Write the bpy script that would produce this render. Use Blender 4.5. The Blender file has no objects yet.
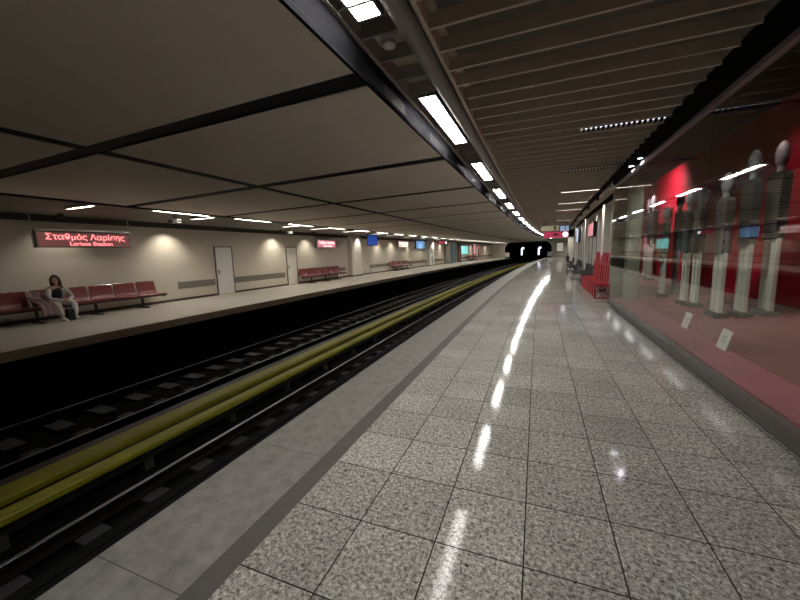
import bpy, bmesh, math, random
from mathutils import Vector, Matrix
random.seed(7)
S = bpy.context.scene
C = S.collection

# ------------------------------------------------------------------ camera
F_PX, YAW, PITCH, ROLL, K = 344.645, 0.37523, 0.13503, -0.030069, 0.00166854
CAM_H = 1.6
cy, sy = math.cos(YAW), math.sin(YAW)
F0 = Vector((-sy, cy, 0)); R0 = Vector((cy, sy, 0)); U0 = Vector((0, 0, 1))
FW = F0*math.cos(PITCH) - U0*math.sin(PITCH)
UP = U0*math.cos(PITCH) + F0*math.sin(PITCH)
R2 = R0*math.cos(ROLL) + UP*math.sin(ROLL)
U2 = -R0*math.sin(ROLL) + UP*math.cos(ROLL)
cam_data = bpy.data.cameras.new('camera')
cam = bpy.data.objects.new('camera', cam_data); C.objects.link(cam)
m = Matrix.Identity(4)
for i in range(3):
    m[i][0] = R2[i]; m[i][1] = U2[i]; m[i][2] = -FW[i]
m[2][3] = CAM_H
cam.matrix_world = m
cam_data.sensor_width = 36.0
cam_data.lens = F_PX/800*36.0
cam_data.clip_start = 0.05; cam_data.clip_end = 400
S.camera = cam

# ------------------------------------------------------------------ world, exposure
w = bpy.data.worlds.new('world'); S.world = w; w.use_nodes = True
w.node_tree.nodes['Background'].inputs[0].default_value = (0.02, 0.02, 0.022, 1)
w.node_tree.nodes['Background'].inputs[1].default_value = 0.2
S.view_settings.view_transform = 'Standard'
S.view_settings.look = 'None'
S.view_settings.gamma = 1.0
S.view_settings.use_curve_mapping = False
S.view_settings.exposure = 0.36
S.cycles.max_bounces = 10
S.cycles.transparent_max_bounces = 16
S.cycles.caustics_reflective = False
S.cycles.caustics_refractive = False
S.cycles.sample_clamp_indirect = 4.0

# light strengths of the lamps the station has
L_NEAR, L_FAR, L_TRANS = 45.0, 34.0, 9.0
W_WASH = 62.0

# ------------------------------------------------------------------ curved place: s along the platform, d to its right, z up
RAD = 1.0/K
def P(s, d, z=0.0):
    a = s*K
    return Vector((RAD-(RAD-d)*math.cos(a), (RAD-d)*math.sin(a), z))
def rot(s): return -s*K

# ------------------------------------------------------------------ materials
def lin(c):
    c = c/255.0
    return c/12.92 if c <= 0.04045 else ((c+0.055)/1.055)**2.4
def rgb(r, g, b): return (lin(r), lin(g), lin(b), 1.0)
class NT:
    def __init__(s, name):
        s.m = bpy.data.materials.new(name); s.m.use_nodes = True
        s.t = s.m.node_tree; s.n = s.t.nodes
        s.b = s.n['Principled BSDF']
    def new(s, k, **kw):
        x = s.n.new(k)
        for a, v in kw.items(): setattr(x, a, v)
        return x
    def l(s, a, b): s.t.links.new(a, b)
def mat(name, col, rough=0.6, metal=0.0, noise=0.12, scale=6.0, bump=0.0, spec=0.5):
    n = NT(name)
    tc = n.new('ShaderNodeTexCoord'); nz = n.new('ShaderNodeTexNoise')
    nz.inputs['Scale'].default_value = scale; nz.inputs['Detail'].default_value = 4
    n.l(tc.outputs['Object'], nz.inputs['Vector'])
    mx = n.new('ShaderNodeMix', data_type='RGBA', blend_type='MIX')
    mx.inputs[6].default_value = tuple(c*(1-noise) for c in col[:3])+(1,)
    mx.inputs[7].default_value = tuple(min(1, c*(1+noise)) for c in col[:3])+(1,)
    n.l(nz.outputs['Fac'], mx.inputs[0]); n.l(mx.outputs[2], n.b.inputs['Base Color'])
    n.b.inputs['Roughness'].default_value = rough
    n.b.inputs['Metallic'].default_value = metal
    n.b.inputs['Specular IOR Level'].default_value = spec
    if bump:
        bp = n.new('ShaderNodeBump'); bp.inputs['Strength'].default_value = bump; bp.inputs['Distance'].default_value = 0.01
        n.l(nz.outputs['Fac'], bp.inputs['Height']); n.l(bp.outputs[0], n.b.inputs['Normal'])
    return n.m
def emit(name, col, st):
    n = NT(name)
    n.b.inputs['Base Color'].default_value = tuple(c*.5 for c in col[:3])+(1,)
    n.b.inputs['Emission Color'].default_value = col
    n.b.inputs['Emission Strength'].default_value = st
    return n.m

def floor_mat():
    n = NT('polished_granite_tiles')
    uv = n.new('ShaderNodeUVMap')
    mp = n.new('ShaderNodeMapping'); mp.inputs['Location'].default_value = (1.4185, -1.657+0.4803*20, 0)
    n.l(uv.outputs[0], mp.inputs[0])
    br = n.new('ShaderNodeTexBrick'); br.offset = 0; br.squash = 1
    br.inputs['Scale'].default_value = 1; br.inputs['Mortar Size'].default_value = 0.004
    br.inputs['Mortar Smooth'].default_value = 0.1
    br.inputs['Brick Width'].default_value = 0.46394; br.inputs['Row Height'].default_value = 0.4803
    br.inputs['Color1'].default_value = (0, 0, 0, 1); br.inputs['Color2'].default_value = (1, 1, 1, 1)
    br.inputs['Mortar'].default_value = (0.5, 0.5, 0.5, 1)
    n.l(mp.outputs[0], br.inputs['Vector'])
    n1 = n.new('ShaderNodeTexNoise'); n1.inputs['Scale'].default_value = 46; n1.inputs['Detail'].default_value = 6; n1.inputs['Roughness'].default_value = 0.8; n1.inputs['Distortion'].default_value = 0.6
    n2 = n.new('ShaderNodeTexNoise'); n2.inputs['Scale'].default_value = 1.1; n2.inputs['Detail'].default_value = 3
    n.l(uv.outputs[0], n1.inputs['Vector']); n.l(uv.outputs[0], n2.inputs['Vector'])
    r1 = n.new('ShaderNodeValToRGB')
    e = r1.color_ramp.elements
    e[0].position = 0.36; e[0].color = (0.045, 0.043, 0.04, 1)
    e[1].position = 0.64; e[1].color = (0.72, 0.70, 0.635, 1)
    x = e.new(0.48); x.color = (0.31, 0.302, 0.275, 1)
    n.l(n1.outputs['Fac'], r1.inputs[0])
    # tile to tile and patch to patch tone
    m1 = n.new('ShaderNodeMix', data_type='RGBA', blend_type='MULTIPLY'); m1.inputs[0].default_value = 1
    rr = n.new('ShaderNodeMapRange'); rr.inputs[3].default_value = 0.88; rr.inputs[4].default_value = 1.08
    n.l(br.outputs['Color'], rr.inputs[0])
    r3 = n.new('ShaderNodeMapRange'); r3.inputs[1].default_value = 0.3; r3.inputs[2].default_value = 0.7; r3.inputs[3].default_value = 0.86; r3.inputs[4].default_value = 1.1
    n.l(n2.outputs['Fac'], r3.inputs[0])
    mu = n.new('ShaderNodeMath', operation='MULTIPLY'); n.l(rr.outputs[0], mu.inputs[0]); n.l(r3.outputs[0], mu.inputs[1])
    n.l(r1.outputs[0], m1.inputs[6]); n.l(mu.outputs[0], m1.inputs[7])
    m2 = n.new('ShaderNodeMix', data_type='RGBA'); n.l(br.outputs['Fac'], m2.inputs[0]); n.l(m1.outputs[2], m2.inputs[6])
    m2.inputs[7].default_value = (0.02, 0.018, 0.016, 1)
    n.l(m2.outputs[2], n.b.inputs['Base Color'])
    rg = n.new('ShaderNodeMapRange'); rg.inputs[3].default_value = 0.05; rg.inputs[4].default_value = 0.12
    n.b.inputs['Specular IOR Level'].default_value = 0.075
    n.l(n2.outputs['Fac'], rg.inputs[0]); 
    ad = n.new('ShaderNodeMath', operation='MULTIPLY_ADD'); ad.inputs[1].default_value = 0.4; n.l(br.outputs['Fac'], ad.inputs[0]); n.l(rg.outputs[0], ad.inputs[2])
    n.l(ad.outputs[0], n.b.inputs['Roughness'])
    bp = n.new('ShaderNodeBump'); bp.inputs['Strength'].default_value = 0.02; bp.inputs['Distance'].default_value = 0.001
    n.l(n1.outputs['Fac'], bp.inputs['Height']); n.l(bp.outputs[0], n.b.inputs['Normal'])
    return n.m
def coping_mat():
    n = NT('honed_coping_stone')
    uv = n.new('ShaderNodeUVMap')
    br = n.new('ShaderNodeTexBrick'); br.offset = 0
    mp = n.new('ShaderNodeMapping'); mp.inputs['Location'].default_value = (5.0, -3.35+24, 0); n.l(uv.outputs[0], mp.inputs[0])
    br.inputs['Scale'].default_value = 1; br.inputs['Mortar Size'].default_value = 0.003
    br.inputs['Brick Width'].default_value = 10; br.inputs['Row Height'].default_value = 1.2
    br.inputs['Color1'].default_value = (0, 0, 0, 1); br.inputs['Color2'].default_value = (1, 1, 1, 1)
    n.l(mp.outputs[0], br.inputs['Vector'])
    n1 = n.new('ShaderNodeTexNoise'); n1.inputs['Scale'].default_value = 9; n1.inputs['Detail'].default_value = 8; n1.inputs['Roughness'].default_value = 0.7
    n.l(uv.outputs[0], n1.inputs['Vector'])
    r1 = n.new('ShaderNodeValToRGB'); e = r1.color_ramp.elements
    e[0].position = 0.3; e[0].color = (0.14, 0.135, 0.122, 1); e[1].position = 0.75; e[1].color = (0.30, 0.29, 0.265, 1)
    n.l(n1.outputs['Fac'], r1.inputs[0])
    m2 = n.new('ShaderNodeMix', data_type='RGBA'); n.l(br.outputs['Fac'], m2.inputs[0]); n.l(r1.outputs[0], m2.inputs[6])
    m2.inputs[7].default_value = (0.06, 0.055, 0.05, 1)
    n.l(m2.outputs[2], n.b.inputs['Base Color']); n.b.inputs['Roughness'].default_value = 0.5
    return n.m
def glass_mat():
    n = NT('display_glass')
    n.n.remove(n.b)
    out = n.n['Material Output']
    tr = n.new('ShaderNodeBsdfTransparent'); tr.inputs[0].default_value = (0.93, 0.95, 0.93, 1)
    gl = n.new('ShaderNodeBsdfGlossy'); gl.inputs['Roughness'].default_value = 0.012; gl.inputs['Color'].default_value = (1, 1, 1, 1)
    lw = n.new('ShaderNodeLayerWeight'); lw.inputs[0].default_value = 0.5
    pw = n.new('ShaderNodeMath', operation='POWER'); pw.inputs[1].default_value = 5; n.l(lw.outputs['Facing'], pw.inputs[0])
    fr = n.new('ShaderNodeMath', operation='MULTIPLY_ADD'); fr.inputs[1].default_value = 0.9; fr.inputs[2].default_value = 0.035; n.l(pw.outputs[0], fr.inputs[0])
    mx = n.new('ShaderNodeMixShader')
    n.l(fr.outputs[0], mx.inputs[0]); n.l(tr.outputs[0], mx.inputs[1]); n.l(gl.outputs[0], mx.inputs[2]); n.l(mx.outputs[0], out.inputs[0])
    return n.m
def ballast_mat():
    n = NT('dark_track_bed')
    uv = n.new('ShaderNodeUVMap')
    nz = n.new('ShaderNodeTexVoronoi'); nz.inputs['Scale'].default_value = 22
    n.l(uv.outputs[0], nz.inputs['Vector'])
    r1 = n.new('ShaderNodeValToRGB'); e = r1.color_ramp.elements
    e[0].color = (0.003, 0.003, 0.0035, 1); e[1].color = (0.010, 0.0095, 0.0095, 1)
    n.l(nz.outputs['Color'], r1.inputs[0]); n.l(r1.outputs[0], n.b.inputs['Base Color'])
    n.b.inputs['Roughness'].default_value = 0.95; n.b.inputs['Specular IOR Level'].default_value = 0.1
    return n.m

def rail_mat():
    # rusty dark rail, worn bright only on its running surface
    n = NT('rail_steel_with_worn_top')
    tc = n.new('ShaderNodeTexCoord'); sx = n.new('ShaderNodeSeparateXYZ'); n.l(tc.outputs['Object'], sx.inputs[0])
    gt = n.new('ShaderNodeMath', operation='GREATER_THAN'); gt.inputs[1].default_value = -1.093; n.l(sx.outputs[2], gt.inputs[0])
    mx = n.new('ShaderNodeMix', data_type='RGBA'); n.l(gt.outputs[0], mx.inputs[0])
    mx.inputs[6].default_value = (0.012, 0.010, 0.009, 1); mx.inputs[7].default_value = (0.30, 0.29, 0.29, 1)
    n.l(mx.outputs[2], n.b.inputs['Base Color']); n.l(gt.outputs[0], n.b.inputs['Metallic'])
    n.b.inputs['Roughness'].default_value = 0.4; n.b.inputs['Specular IOR Level'].default_value = 0.15
    return n.m

M = dict(
    floor=floor_mat(), coping=coping_mat(), glass=glass_mat(), bed=ballast_mat(),
    band=mat('dark_warning_band', (0.088, 0.08, 0.07, 1), 0.7, noise=.2, scale=20),
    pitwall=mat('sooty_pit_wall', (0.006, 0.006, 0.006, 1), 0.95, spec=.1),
    panel=mat('ceiling_panel_paint', (0.86, 0.77, 0.67, 1), 0.7, noise=.05, scale=1.2),
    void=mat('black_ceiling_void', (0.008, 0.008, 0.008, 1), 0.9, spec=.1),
    joint=mat('dark_ceiling_joint', (0.014, 0.014, 0.016, 1), 0.7, spec=.2),
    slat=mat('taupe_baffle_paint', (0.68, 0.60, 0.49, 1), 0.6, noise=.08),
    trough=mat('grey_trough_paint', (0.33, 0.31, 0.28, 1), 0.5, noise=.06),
    fascia=mat('dark_fascia_metal', (0.012, 0.012, 0.014, 1), 0.9, spec=0.0),
    wall=mat('cream_wall_panel', (0.62, 0.57, 0.49, 1), 0.55, noise=.05, scale=1.5),
    wallband=mat('grey_wall_band', (0.20, 0.185, 0.165, 1), 0.6),
    frieze=mat('dark_frieze', (0.06, 0.053, 0.048, 1), 0.7),
    skirting=mat('dark_skirting', (0.07, 0.06, 0.055, 1), 0.6),
    door=mat('pale_grey_door_paint', (0.80, 0.80, 0.78, 1), 0.45, noise=.04),
    metal=mat('brushed_steel', (0.55, 0.54, 0.52, 1), 0.3, 1.0, noise=.06),
    darkmetal=mat('dark_painted_metal', (0.03, 0.03, 0.032, 1), 0.4),
    chrome=mat('polished_steel', (0.75, 0.75, 0.75, 1), 0.15, 1.0, noise=.03),
    redseat=mat('dark_red_seat_shell', (0.19, 0.035, 0.04, 1), 0.3, noise=.1),
    redbench=mat('bright_red_bench_paint', (0.42, 0.010, 0.025, 1), 0.4, noise=.08),
    blackseat=mat('black_seat_shell', (0.012, 0.012, 0.013, 1), 0.6, spec=.2),
    yellow=mat('olive_yellow_cover_paint', (0.38, 0.36, 0.026, 1), 0.5, noise=.25, scale=2.5),
    cover_dark=mat('grimy_grey_cover', (0.06, 0.06, 0.045, 1), 0.5),
    rail=rail_mat(),
    sleeper=mat('concrete_sleeper', (0.05, 0.049, 0.054, 1), 0.75, noise=.2, scale=14),
    redwall=mat('showcase_red_backdrop', (0.40, 0.007, 0.026, 1), 0.5, noise=.08, scale=1.0),
    pinkledge=mat('showcase_pink_ledge', (0.28, 0.085, 0.105, 1), 0.5, noise=.06),
    brownramp=mat('showcase_brown_floor', (0.19, 0.065, 0.056, 1), 0.6, noise=.12, scale=2),
    plinth=mat('dark_olive_plinth', (0.055, 0.055, 0.04, 1), 0.7),
    sill=mat('brushed_showcase_sill', (0.11, 0.10, 0.095, 1), 0.4, 0.3),
    legs=mat('pale_figure_panel', (0.60, 0.63, 0.56, 1), 0.6, noise=.05),
    torso=mat('charcoal_figure_panel', (0.022, 0.022, 0.022, 1), 0.5),
    head=mat('mid_grey_figure_head', (0.20, 0.20, 0.21, 1), 0.5, noise=.3, scale=9),
    card=mat('white_caption_card', (0.8, 0.8, 0.78, 1), 0.5, noise=.03),
    greypanel=mat('warm_grey_wall_panel', (0.42, 0.40, 0.38, 1), 0.4, noise=.08),
    pillar=mat('pale_pillar_paint', (0.74, 0.71, 0.64, 1), 0.5, noise=.05),
    case_end=mat('pale_green_end_panel', (0.36, 0.40, 0.33, 1), 0.4, noise=.05),
    tealglass=mat('teal_tinted_panel', (0.16, 0.26, 0.27, 1), 0.2),
    brown=mat('brown_pillar_cladding', (0.17, 0.09, 0.065, 1), 0.5),
    sign_body=mat('sign_housing_grey', (0.17, 0.15, 0.145, 1), 0.4),
    white=mat('white_sign_face', (0.8, 0.8, 0.78, 1), 0.5, noise=.03),
    skin=mat('skin', (0.50, 0.30, 0.235, 1), 0.5, noise=.05),
    hair=mat('dark_brown_hair', (0.03, 0.016, 0.012, 1), 0.5, noise=.3, scale=40),
    blacktop=mat('black_knit_top', (0.012, 0.012, 0.013, 1), 0.8),
    cardigan=mat('pale_grey_sleeve_cloth', (0.55, 0.53, 0.51, 1), 0.85),
    trousers=mat('washed_pale_denim', (0.66, 0.67, 0.67, 1), 0.85, noise=.2, scale=12),
    mauve=mat('mauve_jacket_cloth', (0.30, 0.20, 0.225, 1), 0.9, noise=.2),
    bag=mat('black_bag_leather', (0.013, 0.013, 0.014, 1), 0.45),
    shoe=mat('white_shoe', (0.72, 0.72, 0.72, 1), 0.5),
    dark_eye=mat('dark_eye', (0.02, 0.015, 0.012, 1), 0.3),
    lip=mat('lip_colour', (0.35, 0.10, 0.09, 1), 0.5),
    diffuser=emit('lit_near_diffuser', (1.0, 0.965, 0.915, 1), L_NEAR),
    diffuser_far=emit('lit_far_diffuser', (1.0, 0.92, 0.80, 1), L_FAR),
    tube=emit('lit_cross_tube', (1.0, 0.95, 0.86, 1), L_TRANS),
    tube_dim=emit('dim_cross_tube', (0.9, 0.88, 1.0, 1), 1.3),
    spot_on=emit('lit_spot_lens', (1.0, 0.9, 0.75, 1), 14),
    red_text=emit('glowing_red_letters', (1.0, 0.24, 0.25, 1), 1.7),
    pink_text=emit('glowing_white_pink_letters', (1.0, 0.72, 0.72, 1), 1.2),
    sign_glow=emit('dull_red_lit_sign_face', (0.45, 0.16, 0.15, 1), 0.17),
    pink_face=emit('pink_lit_sign_face', (0.85, 0.30, 0.36, 1), 0.48),
    crimson=emit('crimson_lit_sign_face', (0.62, 0.05, 0.13, 1), 0.36),
    white_lit=emit('white_lit_disc', (1.0, 0.92, 1.0, 1), 1.5),
    blue=emit('blue_screen', (0.03, 0.10, 0.50, 1), 0.42),
    teal=emit('teal_white_screen', (0.28, 0.80, 0.78, 1), .65),
    skyblue=emit('sky_blue_poster', (0.25, 0.50, 0.95, 1), 0.42),
    exit_face=emit('pale_yellow_sign_face', (0.60, 0.52, 0.34, 1), 0.24),
    lit_white=emit('white_lit_panel', (0.95, 0.90, 0.75, 1), 0.25),
    lamp_blue=emit('cold_white_tunnel_lamp', (0.72, 0.76, 1.0, 1), 1.6),
)

# ------------------------------------------------------------------ mesh helpers
def link(o, parent=None):
    C.objects.link(o)
    if parent is not None: o.parent = parent
    return o
def tag(o, label, cat, group=None, kind=None):
    if label: o['label'] = label
    if cat: o['category'] = cat
    if group: o['group'] = group
    if kind: o['kind'] = kind
    return o
def struct(o): o['kind'] = 'structure'; return o
def thing(name, label, cat, s, d, z, group=None, turn=0.0):
    o = bpy.data.objects.new(name, None); C.objects.link(o)
    o.empty_display_size = 0.1
    o.location = P(s, d, z); o.rotation_euler = (0, 0, rot(s)+turn)
    return tag(o, label, cat, group)
class MB:
    """collects shapes in local axes: x to the right of the platform, y forward, z up"""
    def __init__(s): s.bm = bmesh.new()
    def box(s, x0, x1, y0, y1, z0, z1, bev=0.0, mtx=None):
        t = bmesh.new()
        bmesh.ops.create_cube(t, size=1)
        for v in t.verts:
            v.co = Vector(((x0+x1)/2+v.co.x*(x1-x0), (y0+y1)/2+v.co.y*(y1-y0), (z0+z1)/2+v.co.z*(z1-z0)))
        if bev: bmesh.ops.bevel(t, geom=list(t.edges), offset=bev, segments=2, affect='EDGES', profile=0.5)
        if mtx: bmesh.ops.transform(t, matrix=mtx, verts=t.verts)
        s._add(t); return s
    def _add(s, t):
        me = bpy.data.meshes.new('tmp'); t.to_mesh(me); t.free(); s.bm.from_mesh(me); bpy.data.meshes.remove(me)
    def tube(s, a, b, r, r2=None, seg=12):
        a = Vector(a); b = Vector(b); dv = b-a
        t = bmesh.new()
        bmesh.ops.create_cone(t, cap_ends=True, segments=seg, radius1=r, radius2=r if r2 is None else r2, depth=dv.length)
        q = dv.to_track_quat('Z', 'Y').to_matrix().to_4x4()
        bmesh.ops.transform(t, matrix=Matrix.Translation((a+b)/2) @ q, verts=t.verts)
        s._add(t); return s
    def ball(s, c, rx, ry, rz, seg=20, mtx=None):
        t = bmesh.new(); bmesh.ops.create_uvsphere(t, u_segments=seg, v_segments=seg//2+2, radius=1)
        for v in t.verts: v.co = Vector((v.co.x*rx, v.co.y*ry, v.co.z*rz))
        if mtx: bmesh.ops.transform(t, matrix=mtx, verts=t.verts)
        for v in t.verts: v.co += Vector(c)
        s._add(t); return s
    def strip(s, prof, y0, y1):
        """closed outline in x,z extruded along y"""
        t = bmesh.new()
        a = [t.verts.new((x, y0, z)) for x, z in prof]; b = [t.verts.new((x, y1, z)) for x, z in prof]
        n = len(prof)
        for i in range(n): t.faces.new((a[i], a[(i+1) % n], b[(i+1) % n], b[i]))
        t.faces.new(a[::-1]); t.faces.new(b)
        bmesh.ops.recalc_face_normals(t, faces=t.faces)
        s._add(t); return s
    def outline(s, pts, x0, x1):
        """closed outline in y,z with thickness along x"""
        t = bmesh.new()
        a = [t.verts.new((x0, y, z)) for y, z in pts]; b = [t.verts.new((x1, y, z)) for y, z in pts]
        n = len(pts)
        for i in range(n): t.faces.new((a[i], a[(i+1) % n], b[(i+1) % n], b[i]))
        t.faces.new(a[::-1]); t.faces.new(b)
        bmesh.ops.recalc_face_normals(t, faces=t.faces)
        s._add(t); return s
    def build(s, name, mt, parent=None, smooth=False):
        me = bpy.data.meshes.new(name); s.bm.to_mesh(me); s.bm.free()
        me.materials.append(mt)
        if smooth:
            for p in me.polygons: p.use_smooth = True
        return link(bpy.data.objects.new(name, me), parent)
def sweep(name, prof, s0, s1, mt, step=1.0, closed=True, caps=True, parent=None, bm=None, build=True):
    """profile points (d, z) swept along the curve of the platform; uv = (d or run length, s)"""
    own = bm is None
    if own: bm = bmesh.new()
    uvl = bm.loops.layers.uv.verify()
    n = max(1, int(round((s1-s0)/step))); rows = []
    for i in range(n+1):
        s = s0+(s1-s0)*i/n
        rows.append([bm.verts.new(P(s, d, z)) for d, z in prof])
    k = len(prof); run = [0]
    for i in range(k): 
        q = prof[(i+1) % k]; run.append(run[-1]+math.hypot(q[0]-prof[i][0], q[1]-prof[i][1]))
    fs = []
    for i in range(n):
        sa = s0+(s1-s0)*i/n; sb = s0+(s1-s0)*(i+1)/n
        for j in range(k if closed else k-1):
            j2 = (j+1) % k
            f = bm.faces.new((rows[i][j], rows[i][j2], rows[i+1][j2], rows[i+1][j])); fs.append(f)
            flat = abs(prof[j][1]-prof[j2][1]) < 0.5*abs(prof[j][0]-prof[j2][0])
            ua, ub = (prof[j][0], prof[j2][0]) if flat else (run[j], run[j+1])
            for lp, u, v in zip(f.loops, (ua, ub, ub, ua), (sa, sa, sb, sb)): lp[uvl].uv = (u, v)
    if closed and caps:
        fs.append(bm.faces.new(rows[0][::-1])); fs.append(bm.faces.new(rows[-1]))
    if closed: bmesh.ops.recalc_face_normals(bm, faces=fs)
    if not own or not build: return bm
    return finish(name, bm, mt, parent)
def finish(name, bm, mt, parent=None, smooth=False):
    me = bpy.data.meshes.new(name); bm.to_mesh(me); bm.free(); me.materials.append(mt)
    if smooth:
        for p in me.polygons: p.use_smooth = True
    return link(bpy.data.objects.new(name, me), parent)
def rect(d0, d1, z0, z1): return [(d0, z0), (d1, z0), (d1, z1), (d0, z1)]
def text(name, body, size, mt, parent, loc, rotm, depth=0.006, width=None, align='CENTER'):
    cu = bpy.data.curves.new(name, 'FONT'); cu.body = body; cu.size = size; cu.extrude = depth
    cu.align_x = align; cu.align_y = 'CENTER'
    o = bpy.data.objects.new('tmp_text', cu); C.objects.link(o)
    bpy.context.view_layer.update()
    sx = 1.0
    if width: sx = width/max(o.dimensions.x, 1e-3)
    me = bpy.data.meshes.new_from_object(o)
    bpy.data.objects.remove(o)
    me.name = name; me.materials.clear(); me.materials.append(mt)
    me.transform(Matrix.Translation(Vector(loc)) @ rotm.to_4x4() @ Matrix.Diagonal((sx, 1, 1, 1)))
    return link(bpy.data.objects.new(name, me), parent)
FACE_RIGHT = Matrix(((0, 0, 1), (1, 0, 0), (0, 1, 0)))      # reads along +y, faces +x
FACE_LEFT = Matrix(((0, 0, -1), (-1, 0, 0), (0, 1, 0)))     # reads along -y, faces -x
FACE_BACK = Matrix(((1, 0, 0), (0, 0, -1), (0, 1, 0)))      # reads along +x, faces -y
def copy_tree(o, parent=None):
    c = o.copy(); C.objects.link(c)
    if parent is not None: c.parent = parent
    for ch in list(o.children): copy_tree(ch, c)
    return c
def put(o, s, d, z, turn=0.0):
    o.location = P(s, d, z); o.rotation_euler = (0, 0, rot(s)+turn)

S0, S1 = -5.0, 73.0
# ================================================================== SETTING
# near platform
struct(sweep('floor', [(-1.4139, 0), (-1.4139, -.12), (4.5, -.12), (4.5, 0)], S0, S1, M['floor']))
struct(sweep('trim_1', [(-2.21, 0), (-2.21, -.16), (-1.56, -.16), (-1.56, 0)], S0, S1, M['coping']))
struct(sweep('trim_2', [(-1.56, -.001), (-1.56, -.16), (-1.4139, -.16), (-1.4139, -.001)], S0, S1, M['band']))
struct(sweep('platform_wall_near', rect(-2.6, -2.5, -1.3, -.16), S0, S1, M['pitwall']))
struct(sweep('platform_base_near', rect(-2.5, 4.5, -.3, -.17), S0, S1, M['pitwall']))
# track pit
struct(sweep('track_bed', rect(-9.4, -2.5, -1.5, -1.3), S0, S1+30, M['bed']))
# far platform
struct(sweep('floor_far', [(-13.2, 0), (-13.2, -.2), (-9.15, -.2), (-9.15, 0)], S0, S1, mat('far_platform_paving', (0.58, 0.55, 0.49, 1), 0.38, noise=.08, scale=3)))
struct(sweep('platform_wall_far', rect(-9.3, -9.2, -1.3, -.2), S0, S1, M['pitwall']))
struct(sweep('wall_left', rect(-13.4, -13.13, -.2, 3.6), S0, S1, M['wall']))
struct(sweep('trim_3', rect(-13.13, -13.09, 2.80, 3.05), S0, S1, M['frieze']))
struct(sweep('baseboard_left', rect(-13.13, -13.10, 0, .09), S0, S1, M['skirting']))
bm = None
wb = bmesh.new()
for a, b in ((9.2, 10.85), (11.85, 15.2), (16.25, 21.3), (25.0, 38.2), (40.4, 44.6), (51.0, 72.9)):
    sweep('', rect(-13.13, -13.115, .46, .73), a, b, None, bm=wb)
struct(finish('trim_4', wb, M['wallband']))
# ceiling over the tracks: large panels with dark joints
def zc(d): return 3.16 + (d+1.46)*(.16/8.34)
pb = bmesh.new()
sj = [-5.8, -2.87, 0.06] + [3.0+2.92*i for i in range(25)]
for a, b in zip(sj[:-1], sj[1:]):
    for d0, d1 in ((-5.43, -1.478), (-9.75, -5.67)):
        sweep('', [(d0, zc(d0)), (d1, zc(d1)), (d1, zc(d1)+.012), (d0, zc(d0)+.012)], a+.13, b-.13, None, bm=pb)
struct(finish('ceiling', pb, M['panel']))
struct(sweep('ceiling_joint_backing', [(-9.78, zc(-9.78)+.018), (-1.46, zc(-1.46)+.018), (-1.46, 3.30), (-9.78, 3.14)], S0, S1, M['joint']))
struct(sweep('trim_5', rect(-9.86, -9.75, 2.965, 3.12), S0, S1, M['joint']))
struct(sweep('ceiling_far', [(-13.13, 2.98), (-9.86, 3.03), (-9.86, 3.12), (-13.13, 3.1)], S0, S1, mat('far_soffit_paint', (0.17, 0.155, 0.14, 1), 0.7)))
# fascia and light trough above the near edge
struct(sweep('trim_6', [(-1.49, 3.14), (-1.46, 3.14), (-1.46, 3.44), (-1.49, 3.44)], S0, S1, M['fascia']))
tb = bmesh.new()
sweep('', rect(-1.46, -1.42, 3.39, 3.55), S0, S1, None, bm=tb)
for i in range(200):
    s = 2.88+.388*(i-20)
    if s > S1: break
    sweep('', rect(-1.42, -1.09, 3.41, 3.54), s, s+.025, None, bm=tb)
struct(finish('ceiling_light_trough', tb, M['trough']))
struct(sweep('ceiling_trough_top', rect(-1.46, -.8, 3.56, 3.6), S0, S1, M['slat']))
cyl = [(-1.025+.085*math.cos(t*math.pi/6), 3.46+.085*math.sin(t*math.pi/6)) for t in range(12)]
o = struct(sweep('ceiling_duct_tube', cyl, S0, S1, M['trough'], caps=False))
for p in o.data.polygons: p.use_smooth = True
# baffles
bb = bmesh.new()
sweep('', rect(-.885, -.85, 3.39, 3.52), S0, S1, None, bm=bb)
i = -14
while 3.32+.354*i < S1-.2:
    s = 3.32+.354*i; i += 1
    if s < S0+.2: continue
    sweep('', rect(-.85, 1.70, 3.40, 3.52), s, s+.03, None, step=5, bm=bb)
struct(finish('ceiling_baffles', bb, M['slat']))
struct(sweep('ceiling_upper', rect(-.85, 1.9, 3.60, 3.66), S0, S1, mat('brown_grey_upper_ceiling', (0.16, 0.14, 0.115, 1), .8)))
# right wall
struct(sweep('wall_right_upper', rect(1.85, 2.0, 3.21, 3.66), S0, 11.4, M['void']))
struct(sweep('wall_right', rect(2.25, 2.40, 0, 3.66), 11.4, S1, M['greypanel'], step=1.0))
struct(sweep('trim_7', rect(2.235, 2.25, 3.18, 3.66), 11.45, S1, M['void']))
struct(sweep('ceiling_right_strip', rect(1.93, 2.25, 3.40, 3.45), 11.45, S1, M['slat']))
jb = bmesh.new()
for s in [12.9+1.55*i for i in range(38)]:
    sweep('', rect(2.238, 2.25, 0, 2.95), s, s+.05, None, bm=jb)
struct(finish('trim_8', jb, M['fascia']))
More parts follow.
